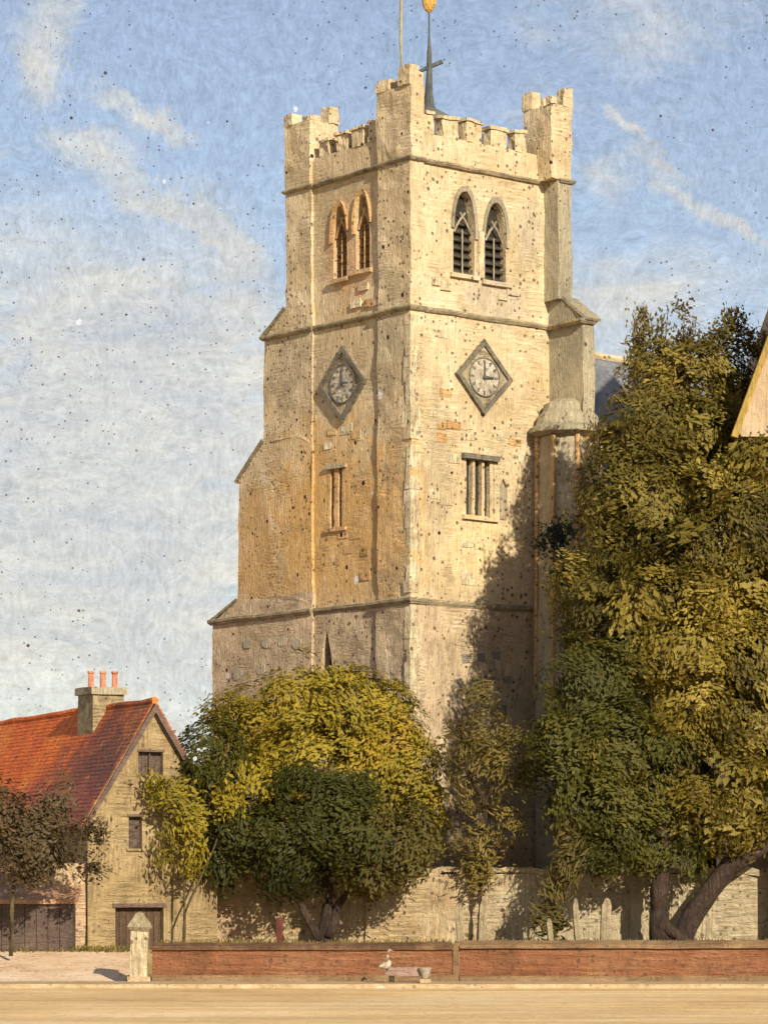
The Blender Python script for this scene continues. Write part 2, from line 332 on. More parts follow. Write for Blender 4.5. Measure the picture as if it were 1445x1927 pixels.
def boolean_cut(o, cutters):
    """carve openings into a wall mesh"""
    for bm in cutters:
        me = bpy.data.meshes.new('tmp'); bm.to_mesh(me); bm.free()
        c = bpy.data.objects.new('tmp', me); col.objects.link(c)
        if o.parent: c.parent = o.parent
        m = o.modifiers.new('b', 'BOOLEAN'); m.operation = 'DIFFERENCE'; m.object = c; m.solver = 'EXACT'
        bpy.context.view_layer.update()
        dg = bpy.context.evaluated_depsgraph_get()
        new = bpy.data.meshes.new_from_object(o.evaluated_get(dg))
        o.modifiers.clear(); o.data = new
        bpy.data.objects.remove(c); bpy.data.meshes.remove(me)

# ------------------------------------------------------------------ ground
def ground_z(y):
    return 0 if y < 77 else .7 * min(1, (y - 77) / 5.5) if y < 82.5 else .7
bm = bmesh.new()
ys = [-60, 0, 20, 40, 50, 60, 70, 74, 76, 77, 78, 79, 80, 81, 82, 82.5, 85, 90, 100, 120, 150, 220, 400, 900, 2500]
xs = [-1500, -500, -150, -60, -30, -20, -14, -10, -8, -6, -4, -2, 0, 2, 4, 6, 8, 10, 14, 20, 30, 60, 150, 500, 1500]
g = [[bm.verts.new((x, y, ground_z(y) + (random.uniform(-.03, .03) if 77 < y < 100 else 0))) for x in xs] for y in ys]
for i in range(len(ys) - 1):
    for j in range(len(xs) - 1): bm.faces.new((g[i][j], g[i][j + 1], g[i + 1][j + 1], g[i + 1][j]))
obj('ground', bm, EARTH, kind='structure', label='yellow brown churchyard earth beyond the red wall')
bm = bmesh.new(); q = [bm.verts.new(p) for p in ((-300, -60, .004), (300, -60, .004), (300, 73.6, .004), (-300, 73.6, .004))]; bm.faces.new(q)
obj('road', bm, ROAD, kind='structure')
bm = bmesh.new()
x = -60.0
while x < 60:
    box(bm, (x, 73.6, -.1), (x + .996, 73.75, .10 + random.uniform(-.004, .004))); x += 1.0
k = obj('kerb', bm, PAVE, kind='structure', wobble=.006)
obj('pavement', B((-60, 73.752, -.1), (60, 76.3, .096)), PAVE, kind='structure')
# sandy path climbing to the cottage yard, left of the gate pier
bm = bmesh.new()
pv = []
for y in (76.31, 77.0, 78.5, 80, 81, 82.2):
    pv.append([bm.verts.new((x, y, ground_z(y) + .05)) for x in (-16, -12, -9, -7.4, -6.25)])
for i in range(len(pv) - 1):
    for j in range(4): bm.faces.new((pv[i][j], pv[i][j + 1], pv[i + 1][j + 1], pv[i + 1][j]))
obj('path', bm, PATHM, kind='structure')

# ------------------------------------------------------------------ church tower
TA = R(39)
T = empty('church_tower', (.777, 92.3, 0), TA, label='tall cream stone church tower with battlements and two diamond clocks', cat='church tower')
W_, D_ = 5.6, 5.8
Z0, Z1, Z2, Z3, ZP = .5, 10.75, 19.25, 23.55, 24.35
def lancet(u0, u1, z0, zs, zt, n=8):
    """outline of a pointed arch in (u,z)"""
    c = (u0 + u1) / 2; hw = (u1 - u0) / 2; pts = [(u0, z0), (u1, z0), (u1, zs)]
    for i in range(1, n): 
        s = i / n; pts.append((c + hw * math.cos(s * math.pi / 2) ** .9, zs + (zt - zs) * math.sin(s * math.pi / 2) ** 1.15))
    pts.append((c, zt))
    for i in range(n - 1, 0, -1):
        s = i / n; pts.append((c - hw * math.cos(s * math.pi / 2) ** .9, zs + (zt - zs) * math.sin(s * math.pi / 2) ** 1.15))
    pts.append((u0, zs)); return pts
def on(face, u, z, out=0.0):
    """point on a tower face; out is metres proud of the face"""
    return Vector((u, -out, z)) if face == 'R' else Vector((-out, u, z))
def fp(face, pts, o0, o1, bm=None):
    bm = bm or bmesh.new(); a = [on(face, u, z, o0) for u, z in pts]; d = on(face, 0, 0, o1) - on(face, 0, 0, o0)
    return prism(bm, a, d)
def rect(u0, u1, z0, z1): return [(u0, z0), (u1, z0), (u1, z1), (u0, z1)]

belfry = [('R', 1.66, 2.47, 20.42, 21.75, 22.85), ('R', 2.88, 3.70, 20.36, 21.65, 22.68),
          ('L', 3.06, 3.70, 20.55, 21.9, 22.70), ('L', 1.98, 2.62, 20.65, 22.0, 22.85)]
walls = {}
walls['base'] = obj('wall', B((-.02, -.02, Z0), (W_ + .02, D_, Z1)), BASEST, T)
walls['mid'] = obj('wall', B((.02, .02, Z1), (W_, D_ - .02, 15.75)), STONE, T)
walls['clock'] = obj('wall', B((.021, .021, 15.75), (W_ - .001, D_ - .021, Z2)), STONE, T)
walls['belfry'] = obj('wall', B((.06, .06, Z2), (W_ - .05, D_ - .05, Z3)), STONE, T)
walls['base']['label'] = 'mottled brown base stage'
# openings
cuts = [fp(f, lancet(a, b, c, d, e), .5, -.55) for f, a, b, c, d, e in belfry]
boolean_cut(walls['belfry'], cuts)
boolean_cut(walls['mid'], [fp('R', rect(2.05, 3.2, 13.35, 15.0), .5, -.4), fp('L', rect(3.12, 3.92, 13.15, 14.9), .5, -.35),
                           fp('R', [(3.42, 13.3), (3.72, 13.3), (3.72, 14.3), (3.57, 14.55), (3.42, 14.3)], .5, -.12)])
boolean_cut(walls['base'], [fp('L', [(3.62, 8.8), (4.24, 8.8), (4.14, 9.5), (3.93, 10.15), (3.75, 9.5)], .5, -.35)])

for f, a, b, c, d, e in belfry:
    wn = obj('belfry_window', fp(f, lancet(a - .001, b + .001, c, d, e), -.32, -.36), VOID if f == 'R' else BROWNSLAT, T)
    # moulded arch ring proud of the wall
    outer = lancet(a - .10, b + .10, d - .25, d, e + .17, 10); inner = lancet(a - .005, b + .005, d - .25, d, e + .01, 10)
    bm = bmesh.new(); n = len(outer)
    o0 = [bm.verts.new(on(f, u, z, -.10)) for u, z in outer]; o1 = [bm.verts.new(on(f, u, z, .03)) for u, z in outer]
    i0 = [bm.verts.new(on(f, u, z, -.10)) for u, z in inner]; i1 = [bm.verts.new(on(f, u, z, .0)) for u, z in inner]
    for i in range(1, n - 0):
        j = (i + 1) % n
        if i == 0 or j == 0 : continue
        for q in ((o1[i], o1[j], i1[j], i1[i]), (o0[i], o0[j], o1[j], o1[i]), (i1[i], i1[j], i0[j], i0[i])):
            try: bm.faces.new(q)
            except ValueError: pass
    bmesh.ops.recalc_face_normals(bm, faces=bm.faces[:])
    obj('hood_mould', bm, GREYST if f == 'R' else STONE2, wn, wobble=.015)
    obj('sill', fp(f, rect(a - .14, b + .14, c - .13, c - .002), -.3, .06), STONE, wn, sub=.3, wobble=.02)
    # louvres
    z = c + .12; k = 0
    while z < d + .25:
        hw = (b - a) / 2 * (1 if z < d else max(.2, 1 - ((z - d) / (e - d)) ** 1.2)); cc = (a + b) / 2
        bm = bmesh.new()
        p = [on(f, cc - hw, z, -.30), on(f, cc - hw, z - .09, -.19), on(f, cc - hw, z - .065, -.17), on(f, cc - hw, z + .025, -.28)]
        prism(bm, p, on(f, 2 * hw, 0) - on(f, 0, 0))
        obj('louvre_slat', bm, SLAT if f == 'R' else BROWNSLAT, wn, wobble=.01)
        z += .24
    # tracery in the head
    bm = bmesh.new(); cc = (a + b) / 2
    for s in (-1, 1):
        tube(bm, [on(f, cc + s * (b - a) * .42, d - .1, -.12), on(f, cc + s * (b - a) * .18, d + .22, -.12), on(f, cc - s * (b - a) * .12, d + .5, -.12)], .035, 5)
    tube(bm, [on(f, cc, c, -.13), on(f, cc, d, -.13)], .022, 5)
    obj('tracery', bm, GREYST if f == 'R' else STONE2, wn)

# paired windows share a mullion shaft
obj('mullion', fp('R', rect(2.58, 2.78, 20.38, 21.75), -.05, .05), PILAST, T, sub=.3, wobble=.02)
# square window, three slots between bars
sw = obj('square_window', fp('R', rect(2.051, 3.199, 13.351, 14.999), -.20, -.24), VOID, T, label='square headed window with three dark slots')
obj('lintel', fp('R', rect(1.93, 3.32, 15.002, 15.16), -.2, .13), CLOCKFR, sw, sub=.3, wobble=.02)
obj('sill', fp('R', rect(1.96, 3.30, 13.22, 13.348), -.2, .09), STONE, sw, sub=.3, wobble=.02)
for u in (2.08, 2.42, 2.78, 3.12):
    obj('mullion', fp('R', rect(u - .05 - (.03 if u in (2.08, 3.12) else 0), u + .05, 13.352, 14.998), -.19, -.02), STONE, sw, sub=.3, wobble=.018)
obj('niche', fp('R', [(3.425, 13.31), (3.715, 13.31), (3.715, 14.28), (3.57, 14.52), (3.425, 14.28)], -.10, -.118), GREYST, T)
sw = obj('slit_window', fp('L', rect(3.121, 3.919, 13.151, 14.899), -.25, -.33), BROWNSLAT, T, label='narrow double slit window')
for u, wd in ((3.18, .06), (3.52, .10), (3.86, .06)):
    obj('mullion', fp('L', rect(u - wd, u + wd, 13.152, 14.898), -.2, -.01), STONE2, sw, sub=.3, wobble=.018)
obj('lintel', fp('L', rect(3.02, 4.02, 14.902, 15.02), -.2, .06), GREYST, sw, sub=.3, wobble=.02)
obj('sill', fp('L', rect(3.02, 4.02, 13.03, 13.148), -.2, .05), STONE2, sw, sub=.3, wobble=.02)
obj('lancet_opening', fp('L', [(3.621, 8.8), (4.239, 8.8), (4.14, 9.5), (3.93, 10.14), (3.75, 9.5)], -.30, -.34), VOID, T)

# buttresses, stage by stage
def buttress(bm, mat, **kw):
    return obj('buttress', bm, mat, T, sub=.33, wobble=.06, wf=1.3, **kw)
for (z0, z1, o, m) in ((Z0, Z1, .11, BASEST), (Z1, 15.3, .075, STONE), (15.3, Z2, .07, STONE), (Z2, Z3, .045, STONE)):
    buttress(B((-o, -o, z0), (.42 + o * .3, 1.42 + o * .5, z1 - .002)), m)
# the pale rough edging on the very corner
for (z0, z1, o) in ((7.2, Z1 - .1, .14), (Z1 + .2, 15.2, .11), (15.4, Z2 - .1, .10)):
    bm = bmesh.new(); z = z0
    while z < z1 - .2:
        h = random.uniform(.28, .42); wd = random.uniform(.26, .40); ln = random.uniform(.16, .34)
        bb = bmesh.new(); oo = o + random.uniform(-.02, .01); box(bb, (-oo, -oo, z), (wd - o, ln - o, min(z + h, z1)))
        obj('quoin', bb, PILAST, T, sub=.2, wobble=.025)
        z += h
    bm.free()
lb = [([(4.55, Z0), (9.75, Z0), (9.62, 10.72), (8.35, 11.3), (4.55, 11.3)], BASEST, .10),
      ([(4.6, 11.3), (8.33, 11.3), (8.27, 15.02), (7.05, 16.05), (4.6, 16.05)], STONE, .07),
      ([(4.62, 16.05), (7.02, 16.05), (7.0, 19.25), (5.95, 20.0), (4.62, 20.0)], STONE, .065),
      ([(4.66, 20.0), (5.92, 20.0), (5.9, Z3 - .01), (4.66, Z3 - .01)], STONE, .04)]
for pts, m, o in lb:
    buttress(prism(bmesh.new(), [(-o, u, z) for u, z in pts], (1.15 + o, 0, 0)), m)
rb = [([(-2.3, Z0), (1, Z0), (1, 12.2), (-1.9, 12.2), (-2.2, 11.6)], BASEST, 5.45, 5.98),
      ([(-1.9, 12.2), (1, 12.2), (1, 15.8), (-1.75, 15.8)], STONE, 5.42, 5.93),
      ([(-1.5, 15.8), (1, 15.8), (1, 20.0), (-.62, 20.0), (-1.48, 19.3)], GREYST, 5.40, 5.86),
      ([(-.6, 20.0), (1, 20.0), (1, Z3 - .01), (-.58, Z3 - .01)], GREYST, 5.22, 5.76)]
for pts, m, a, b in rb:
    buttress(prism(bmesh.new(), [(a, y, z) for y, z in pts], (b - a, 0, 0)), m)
# weathering slabs where the buttresses step in
def slab(p, q, wdt, th=.09, mat=STRING, side='L'):
    bm = bmesh.new()
    if side == 'L':
        n = Vector((0, q[1] - p[1], -(q[0] - p[0]))).normalized(); n = n if n.z > 0 else -n
        pts = [Vector((-.13, p[0], p[1])), Vector((-.13, q[0], q[1])), Vector((-.13, q[0], q[1])) + n * th, Vector((-.13, p[0], p[1])) + n * th]
        prism(bm, pts, (wdt, 0, 0))
    else:
        n = Vector((0, q[1] - p[1], -(q[0] - p[0]))).normalized(); n = n if n.z > 0 else -n
        pts = [Vector((5.36, p[0], p[1])), Vector((5.36, q[0], q[1])), Vector((5.36, q[0], q[1])) + n * th, Vector((5.36, p[0], p[1])) + n * th]
        prism(bm, pts, (.6, 0, 0))
    obj('weathering_slab', bm, mat, T, sub=.4, wobble=.025)
slab((8.30, 11.3), (9.85, 10.68), 1.4); slab((7.0, 16.1), (8.40, 14.95), 1.35); slab((5.9, 20.0), (7.12, 19.2), 1.3)
slab((-.58, 20.0), (-1.62, 19.24), 1, .08, GREYST, 'R')

# string courses that follow the plan
def footprint(o, ye, yr, xl=.42, xr=5.3, xe=5.8, yl=4.62, yn=1.42):
    return [(-o, -o), (xl, -o), (xl, 0), (xr, 0), (xr, yr), (xe, yr), (xe, D_), (1.1, D_), (1.1, ye), (-o, ye), (-o, yl), (0, yl), (0, yn), (-o, yn)]
def offset_poly(p, d):
    n = len(p); out = []
    for i in range(n):
        a, b, c = Vector(p[i - 1]), Vector(p[i]), Vector(p[(i + 1) % n])
        e1 = (b - a).normalized(); e2 = (c - b).normalized()
        n1 = Vector((e1.y, -e1.x)); n2 = Vector((e2.y, -e2.x))
        m = (n1 + n2); m = m / max(.3, m.length_squared) * 2
        out.append(b + m * d)
    return out
def string_course(poly, zb, zt, d, mat):
    ob = offset_poly(poly, d * .35); ot = offset_poly(poly, d)
    bm = bmesh.new(); n = len(poly); zm = zb + (zt - zb) * .45
    rings = []
    for (pp, z) in ((offset_poly(poly, -.12), zb), (ob, zb), (ot, zm), (ot, zt - .03), (ob, zt), (offset_poly(poly, -.12), zt)):
        rings.append([bm.verts.new((q.x, q.y, z)) for q in pp])
    for i in range(len(rings) - 1):
        for k in range(n): bm.faces.new((rings[i][k], rings[i][(k + 1) % n], rings[i + 1][(k + 1) % n], rings[i + 1][k]))
    bmesh.ops.recalc_face_normals(bm, faces=bm.faces[:])
    obj('string_course', bm, mat, T, sub=.6, wobble=.03)
string_course(footprint(.12, 9.66, -2.2), Z1 - .13, Z1 + .06, .10, STRING)
string_course(footprint(.08, 7.0, -1.5), Z2 - .10, Z2 + .05, .09, STRING)
string_course(footprint(.06, 5.92, -.6), Z3 - .07, Z3 + .06, .08, STRING)

# parapet
ft = footprint(.07, 5.90, -.56)
pw = [('R', .45, 5.2), ('L', 1.45, 4.64)]
obj('parapet', prism(bmesh.new(), [(0.02, 0.02, Z3), (W_ - .02, .02, Z3), (W_ - .02, .34, Z3), (.02, .34, Z3)], (0, 0, ZP - Z3)), STONE, T, sub=.5, wobble=.025)
obj('parapet', prism(bmesh.new(), [(0.02, 0.345, Z3), (.34, .345, Z3), (.34, D_ - .02, Z3), (.02, D_ - .02, Z3)], (0, 0, ZP - Z3)), STONE, T, sub=.5, wobble=.025)
obj('parapet', prism(bmesh.new(), [(0.345, D_ - .34, Z3), (W_ - .02, D_ - .34, Z3), (W_ - .02, D_ - .02, Z3), (.345, D_ - .02, Z3)], (0, 0, ZP - Z3)), STONE, T, sub=.5, wobble=.025)
obj('parapet', prism(bmesh.new(), [(W_ - .34, .345, Z3), (W_ - .02, .345, Z3), (W_ - .02, D_ - .345, Z3), (W_ - .34, D_ - .345, Z3)], (0, 0, ZP - Z3)), STONE, T, sub=.5, wobble=.025)
def merlon(a, b, par=T):
    h = b[2]
    m = obj('merlon', B(a, (b[0], b[1], h - .09)), STONE, par, sub=.16, wobble=.06, wf=2.2)
    c = obj('cap_stone', B((a[0] - .05, a[1] - .05, h - .088), (b[0] + .05, b[1] + .05, h)), STONE, m, sub=.16, wobble=.06, wf=2.2)
for u0, u1, h in ((.50, .86, 25.05), (1.22, 1.80, 24.98), (2.12, 2.72, 25.0), (3.06, 3.68, 24.95), (4.02, 4.46, 24.98)):
    merlon((u0, .0, ZP - .02), (u1, .33, h))
for v0, v1, h in ((1.55, 1.95, 24.95), (2.2, 2.75, 24.9), (3.0, 3.5, 24.92), (3.85, 4.3, 24.85)):
    merlon((.0, v0, ZP - .02), (.33, v1, h))
for u0 in (.9, 1.95, 3.0, 4.05):
    merlon((u0, D_ - .35, ZP - .02), (u0 + .55, D_, 24.95)); merlon((W_ - .35, u0, ZP - .02), (W_, u0 + .55, 24.95))
# corner turrets
def turret(x0, y0, x1, y1, ztop, mat, label, crown):
    tt = obj('corner_turret', B((x0, y0, Z3 + .02), (x1, y1, ztop - .42)), mat, T, sub=.25, wobble=.06, wf=1.8, label=label)
    for (a, b, c, d, h) in crown:
        obj('turret_merlon', B((x0 + a, y0 + b, ztop - .424), (x0 + c, y0 + d, ztop + h)), STONE, tt, sub=.14, wobble=.06, wf=2.4)
    return tt
turret(-.12, -.12, .42, 1.42, 26.1, STONE, 'tallest turret on the near corner', [(-.03, -.03, .30, .50, .08), (-.03, 1.02, .35, 1.56, -.12), (.36, .1, .56, .5, -.02), (.3, 1.1, .56, 1.5, -.1)])
turret(-.10, 4.66, .98, 5.92, 25.95, STONE, 'turret on the left corner', [(-.03, .82, .33, 1.28, -.08), (-.03, -.03, .28, .22, -.3), (.70, -.03, 1.12, .36, .08), (.72, .9, 1.1, 1.26, 0)])
turret(4.92, -.60, 5.74, .62, 26.2, STONE, 'turret on the right corner', [(.5, -.03, .85, .36, .12), (-.03, .86, .33, 1.24, .1), (-.03, -.03, .22, .22, -.2), (.5, .9, .84, 1.24, 0)])
turret(4.6, 4.9, 5.7, 5.95, 25.9, STONE, 'turret on the hidden far corner', [(0, 0, .35, .35, 0), (.75, 0, 1.1, .35, 0), (0, .7, .35, 1.05, 0), (.75, .7, 1.1, 1.05, 0)])
# lead roof
bm = bmesh.new(); ap = Vector((3.15, 2.95, 26.15)); pl = [(.35, .35), (W_ - .35, .35), (W_ - .35, D_ - .35), (.35, D_ - .35)]
vv = [bm.verts.new((a, b, 24.2)) for a, b in pl]; va = bm.verts.new(ap)
for i in range(4): bm.faces.new((vv[i], vv[(i + 1) % 4], va))
bm.faces.new(list(reversed(vv)))
obj('roof', bm, LEAD, T)
# stair turret against the right face
SC = (5.55, -.62)
st = obj('stair_turret', lathe(bmesh.new(), [(1.02, Z0), (1.0, 10.6), (.93, 10.9), (.92, 15.85)], (SC[0], SC[1], 0), 8, R(22)), NAVEST, T, sub=.6, wobble=.03, label='octagonal stair turret in the shade')
obj('turret_cap', lathe(bmesh.new(), [(.95, 15.852), (1.22, 15.95), (1.20, 16.1), (1.0, 16.2), (.92, 16.5), (.78, 16.62), (.70, 16.86), (.45, 16.98)], (SC[0], SC[1], 0), 16), GREYST, st, sub=.3, wobble=.04)
for k in range(8):
    a = R(22 + 45 * k); r = 1.0
    obj('shaft', tube(bmesh.new(), [(SC[0] + math.cos(a) * r, SC[1] + math.sin(a) * r, 8), (SC[0] + math.cos(a) * r * .95, SC[1] + math.sin(a) * r * .95, 15.84)], .075, 6), STONE2, st)

# checkered flint patches picked out in the base
for (u, z) in ((1.9, 9.0), (2.5, 9.05), (3.1, 9.15), (1.6, 8.3), (2.2, 8.25), (2.9, 8.35), (3.5, 8.45), (2.0, 7.5), (2.7, 7.6), (3.3, 7.55)):
    obj('flint_block', fp('R', [(u + dx + random.uniform(-.04, .04), z + dz + random.uniform(-.04, .04)) for dx, dz in ((0, 0), (.32, 0), (.34, .27), (.0, .25))], -.1, .028), FLINT, T, wobble=.02)
for (v, z) in ((6.0, 9.9), (6.8, 9.9), (7.8, 9.95), (5.3, 9.8), (7.1, 9.1), (8.3, 9.0)):
    obj('flint_block', fp('L', [(v + .25 * math.cos(k * .785) * random.uniform(.8, 1.1), z + .19 * math.sin(k * .785) * random.uniform(.8, 1.1)) for k in range(8)], -.02, .125), GREYST, T)
# dressed blocks standing slightly proud here and there on both faces
for f, n in (('R', 26), ('L', 30)):
    for _ in range(n):
        u = random.uniform(.7, 4.2); z = random.choice([random.uniform(11.2, 12.9), random.uniform(15.4, 16.0), random.uniform(19.5, 20.1), random.uniform(11.2, 18.6)])
        if 1.5 < u < 4.4 and (16.0 < z < 19 or 12.8 < z < 15.3): u = random.choice((random.uniform(.6, 1.2), 4.5))
        wd = random.uniform(.25, .55); hh = random.uniform(.16, .28)
        obj('stone_block', fp(f, rect(u, u + wd, z, z + hh), -.1, random.uniform(-.008, .006)), random.choice((STONE, STONE2, PILAST)), T, sub=.2, wobble=.012)

# clocks: parts of the tower wall
def clock(face, uc, zc, h, wd, label):
    dm = [(uc, zc - h), (uc + wd, zc), (uc, zc + h), (uc - wd, zc)]
    ck = obj('clock', fp(face, dm, -.1, .03), CLOCKBD, T, sub=.3, wobble=.01, label=label)
    k = .84
    for i in range(4):
        a, b = dm[i], dm[(i + 1) % 4]
        ia = (uc + (a[0] - uc) * k, zc + (a[1] - zc) * k); ib = (uc + (b[0] - uc) * k, zc + (b[1] - zc) * k)
        obj('frame', fp(face, [a, b, ib, ia], -.05, .10), CLOCKFR, ck, sub=.2, wobble=.018)
    r = .56
    disc = [(uc + r * math.cos(q * math.pi / 16), zc + r * math.sin(q * math.pi / 16)) for q in range(32)]
    obj('dial', fp(face, disc, .0, .055), DIAL, ck)
    bm = bmesh.new()
    tube(bm, [on(face, uc + (r + .01) * math.cos(q * math.pi / 16), zc + (r + .01) * math.sin(q * math.pi / 16), .06) for q in range(33)], .022, 5)
    obj('rim', bm, CLOCKFR, ck)
    for q in range(12):
        a = q * math.pi / 6; 
        p = [(uc + (rr) * math.cos(a) - s * math.sin(a), zc + (rr) * math.sin(a) + s * math.cos(a)) for rr, s in ((.40, -.028), (.52, -.028), (.52, .028), (.40, .028))]
        obj('hour_mark', fp(face, p, .05, .07), CLOCKFR, ck)
    obj('minute_hand', fp(face, [(uc - .03, zc - .08), (uc + .03, zc - .08), (uc + .016, zc + .46), (uc - .016, zc + .46)], .075, .095), DARKIRON, ck)
    obj('hour_hand', fp(face, [(uc - .08, zc - .04), (uc + .33, zc - .02), (uc + .33, zc + .02), (uc - .08, zc + .04)] if face == 'R' else
        [(uc + .08, zc - .04), (uc - .33, zc - .02), (uc - .33, zc + .02), (uc + .08, zc + .04)], .10, .12), DARKIRON, ck)
clock('R', 2.76, 17.46, 1.12, 1.10, 'right diamond clock')
clock('L', 3.12, 17.38, 1.14, 1.10, 'left diamond clock')

# cross finial with gilded vane, flagpole
M = T.matrix_basis if False else Matrix.Translation((.777, 92.3, 0)) @ Matrix.Rotation(TA, 4, 'Z')
apw = M @ ap
cr = empty('roof_cross', (apw.x, apw.y, 26.0), 0, label='dark iron cross with a gilded vane on the tower roof', cat='cross')
bm = bmesh.new(); lathe(bm, [(.30, -.15), (.17, .12), (.12, .5), (.085, 1.2), (.075, 1.7), (.05, 1.95), (.03, 2.3), (.022, 3.2)], (0, 0, 0), 10)
obj('shaft', bm, DARKIRON, cr, wobble=.015)
obj('cross_arm', tube(bmesh.new(), [(-.36, 0, 1.12), (-.1, 0, 1.24), (.1, 0, 1.32), (.40, 0, 1.46)], [.04, .065, .065, .07], 8, .1), DARKIRON, cr)
obj('vane', lathe(bmesh.new(), [(.03, 2.92), (.12, 3.0), (.20, 3.16), (.22, 3.34), (.15, 3.36), (.10, 3.28)], (0, 0, 0), 10), GOLD, cr, wobble=.03)
fw = M @ Vector((.16, .62, 26.0))
fpo = empty('flagpole', (fw.x, fw.y, 25.6), 0, label='thin olive flagpole rising from the near corner turret', cat='flagpole')
obj('pole', tube(bmesh.new(), [(0, 0, 0), (-.02, 0, 1.5), (0, 0, 3.4), (-.02, 0, 7)], [.055, .05, .045, .035], 8), POLE, fpo)
obj('collar', lathe(bmesh.new(), [(.12, 0), (.12, .35), (.07, .5)], (0, 0, 0), 10), STONE, fpo)

# ------------------------------------------------------------------ nave
N = empty('church_nave', tuple(M @ Vector((W_ + .5, 4.2, 0))), TA, label='grey buff nave with blue slate roof behind the tower', cat='church')
obj('wall', B((0, 0, .5), (30, 9, 15.2)), NAVEST, N)
bm = prism(bmesh.new(), [(-.3, -.5, 15.0), (-.3, 4.2, 20.45), (-.3, 8.9, 15.0)], (30.6, 0, 0)); obj('roof', bm, SLATE, N)
obj('ridge', tube(bmesh.new(), [(-.3, 4.2, 20.5), (8, 4.2, 20.52), (16, 4.2, 20.48), (30.3, 4.2, 20.5)], .13, 6), STONE, N)
for k in range(5):
    x0 = 3 + k * 5.2
    wdw = obj('window', prism(bmesh.new(), [(x0 + a, -.04, z) for a, z in lancet(0, 1.6, 6, 10, 12)], (0, .1, 0)), VOID, N)
    obj('sill', B((x0 - .15, -.16, 5.8), (x0 + 1.75, .05, 5.99)), STONE, wdw)
    obj('buttress', B((x0 - 1.6, -.9, .5), (x0 - .9, -.001, 12.5)), NAVEST, N, sub=.8, wobble=.03)

# low aisle wall that closes the churchyard between cottage and tower
bw = empty('churchyard_wall', (-5.6, 87.0, 0), 0, label='long buff wall running behind the tree trunks from cottage to right edge', cat='wall')
obj('masonry', B((0, 0, .4), (22, .45, 2.75)), RUBBLE, bw, sub=.6, wobble=.04)
obj('coping', B((-.05, -.03, 2.752), (22.05, .48, 2.9)), RUBBLE, bw, sub=.3, wobble=.16, wf=1.6)
for x0 in (5.1, 12.3):
    obj('pilaster', B((x0, -.12, .4), (x0 + .4, -.001, 2.7)), RUBBLE, bw, sub=.3, wobble=.05)

# ------------------------------------------------------------------ cottage
H = empty('gabled_cottage', (-7.805, 84, 0), R(26.3), label='ochre rendered cottage with orange tiled roof and chimney', cat='house')
hw_, hz, ez, HL = 1.855, 7.30, 4.30, 17.0
gw = obj('wall', prism(bmesh.new(), [(0, 0, .4), (2 * hw_, 0, .4), (2 * hw_, 0, ez), (hw_, 0, hz - .12), (0, 0, ez)], (0, HL, 0)), RENDER_, H)
boolean_cut(gw, [B((1.44, -.5, 5.36), (2.14, .25, 5.98)), B((1.16, -.5, 3.40), (1.54, .25, 4.25)), B((.78, -.5, .3), (2.16, .35, 1.84))])
wn = obj('window', B((1.441, .18, 5.361), (2.139, .24, 5.979)), WINDK, H, label='small attic window')
obj('frame', B((1.40, -.03, 5.982), (2.18, .04, 6.04)), PLANK, wn); obj('glazing_bar', B((1.77, .08, 5.362), (1.81, .17, 5.978)), PLANK, wn)
wn = obj('window', B((1.161, .18, 3.401), (1.539, .24, 4.249)), WINDK, H, label='narrow upper floor window')
obj('frame', B((1.12, -.03, 4.252), (1.58, .04, 4.31)), PLANK, wn); obj('sill', B((1.1, -.06, 3.34), (1.6, .15, 3.398)), RENDER_, wn)
dr = obj('door', B((.781, .25, .45), (2.159, .33, 1.839)), DOORM, H, label='wide dark doorway')
for i in range(7): obj('plank', B((.79 + i * .195, .21, .5), (.79 + i * .195 + .18, .248, 1.83)), DOORM, dr)
obj('lintel', B((.70, -.04, 1.842), (2.24, .1, 1.95)), PLANK, H)
sl = Vector((-hw_, 0, ez - hz)); sn = Vector((ez - hz, 0, hw_)).normalized()
def slope(side):
    s = -1 if side == 'l' else 1
    bm = bmesh.new(); rows = 30; tot = 1.12
    nrm = Vector((s * (hz - ez), 0, hw_)).normalized(); dn_ = Vector((s * hw_, 0, ez - hz))
    for i in range(rows):
        a = Vector((hw_, -.14, hz)) + dn_ * (tot * i / rows); b = Vector((hw_, -.14, hz)) + dn_ * (tot * (i + 1) / rows + .01)
        pts = [a + nrm * .005, b + nrm * .02, b + nrm * .052, a + nrm * .04]
        prism(bm, pts, (0, HL + .2, 0))
    return obj('roof_slope', bm, ROOFOR, H, wobble=0)
slope('l'); slope('r')
obj('ridge_tiles', tube(bmesh.new(), [(hw_, -.14 + i, hz + .03 + random.uniform(-.03, .03)) for i in range(0, 18)], .10, 8, .06), ROOFOR, H)
for s in (-1, 1):
    bm = prism(bmesh.new(), [(hw_, -.20, hz - .02), (hw_ + s * hw_ * 1.12, -.20, hz - .02 - (hz - ez) * 1.12), (hw_ + s * hw_ * 1.12, -.20, hz - .22 - (hz - ez) * 1.12), (hw_, -.20, hz - .26)], (0, .055, 0))
    obj('verge_board', bm, PLANK, H, sub=.5, wobble=.02)
ch = obj('chimney', B((hw_ - .48, 3.2, 6.3), (hw_ + .44, 4.35, 7.86)), CHIM, H, sub=.25, wobble=.03)
obj('chimney_cap', B((hw_ - .55, 3.12, 7.70), (hw_ + .51, 4.43, 7.90)), GREYST, ch, sub=.25, wobble=.03)
for k, dx in enumerate((-.30, 0.02, .34)):
    obj('chimney_pot', lathe(bmesh.new(), [(.10, 0), (.085, .08), (.075, .40), (.10, .43), (.10, .48)], (hw_ + dx - .02, 3.75 - .08 * k, 7.88), 10), POTS, ch)
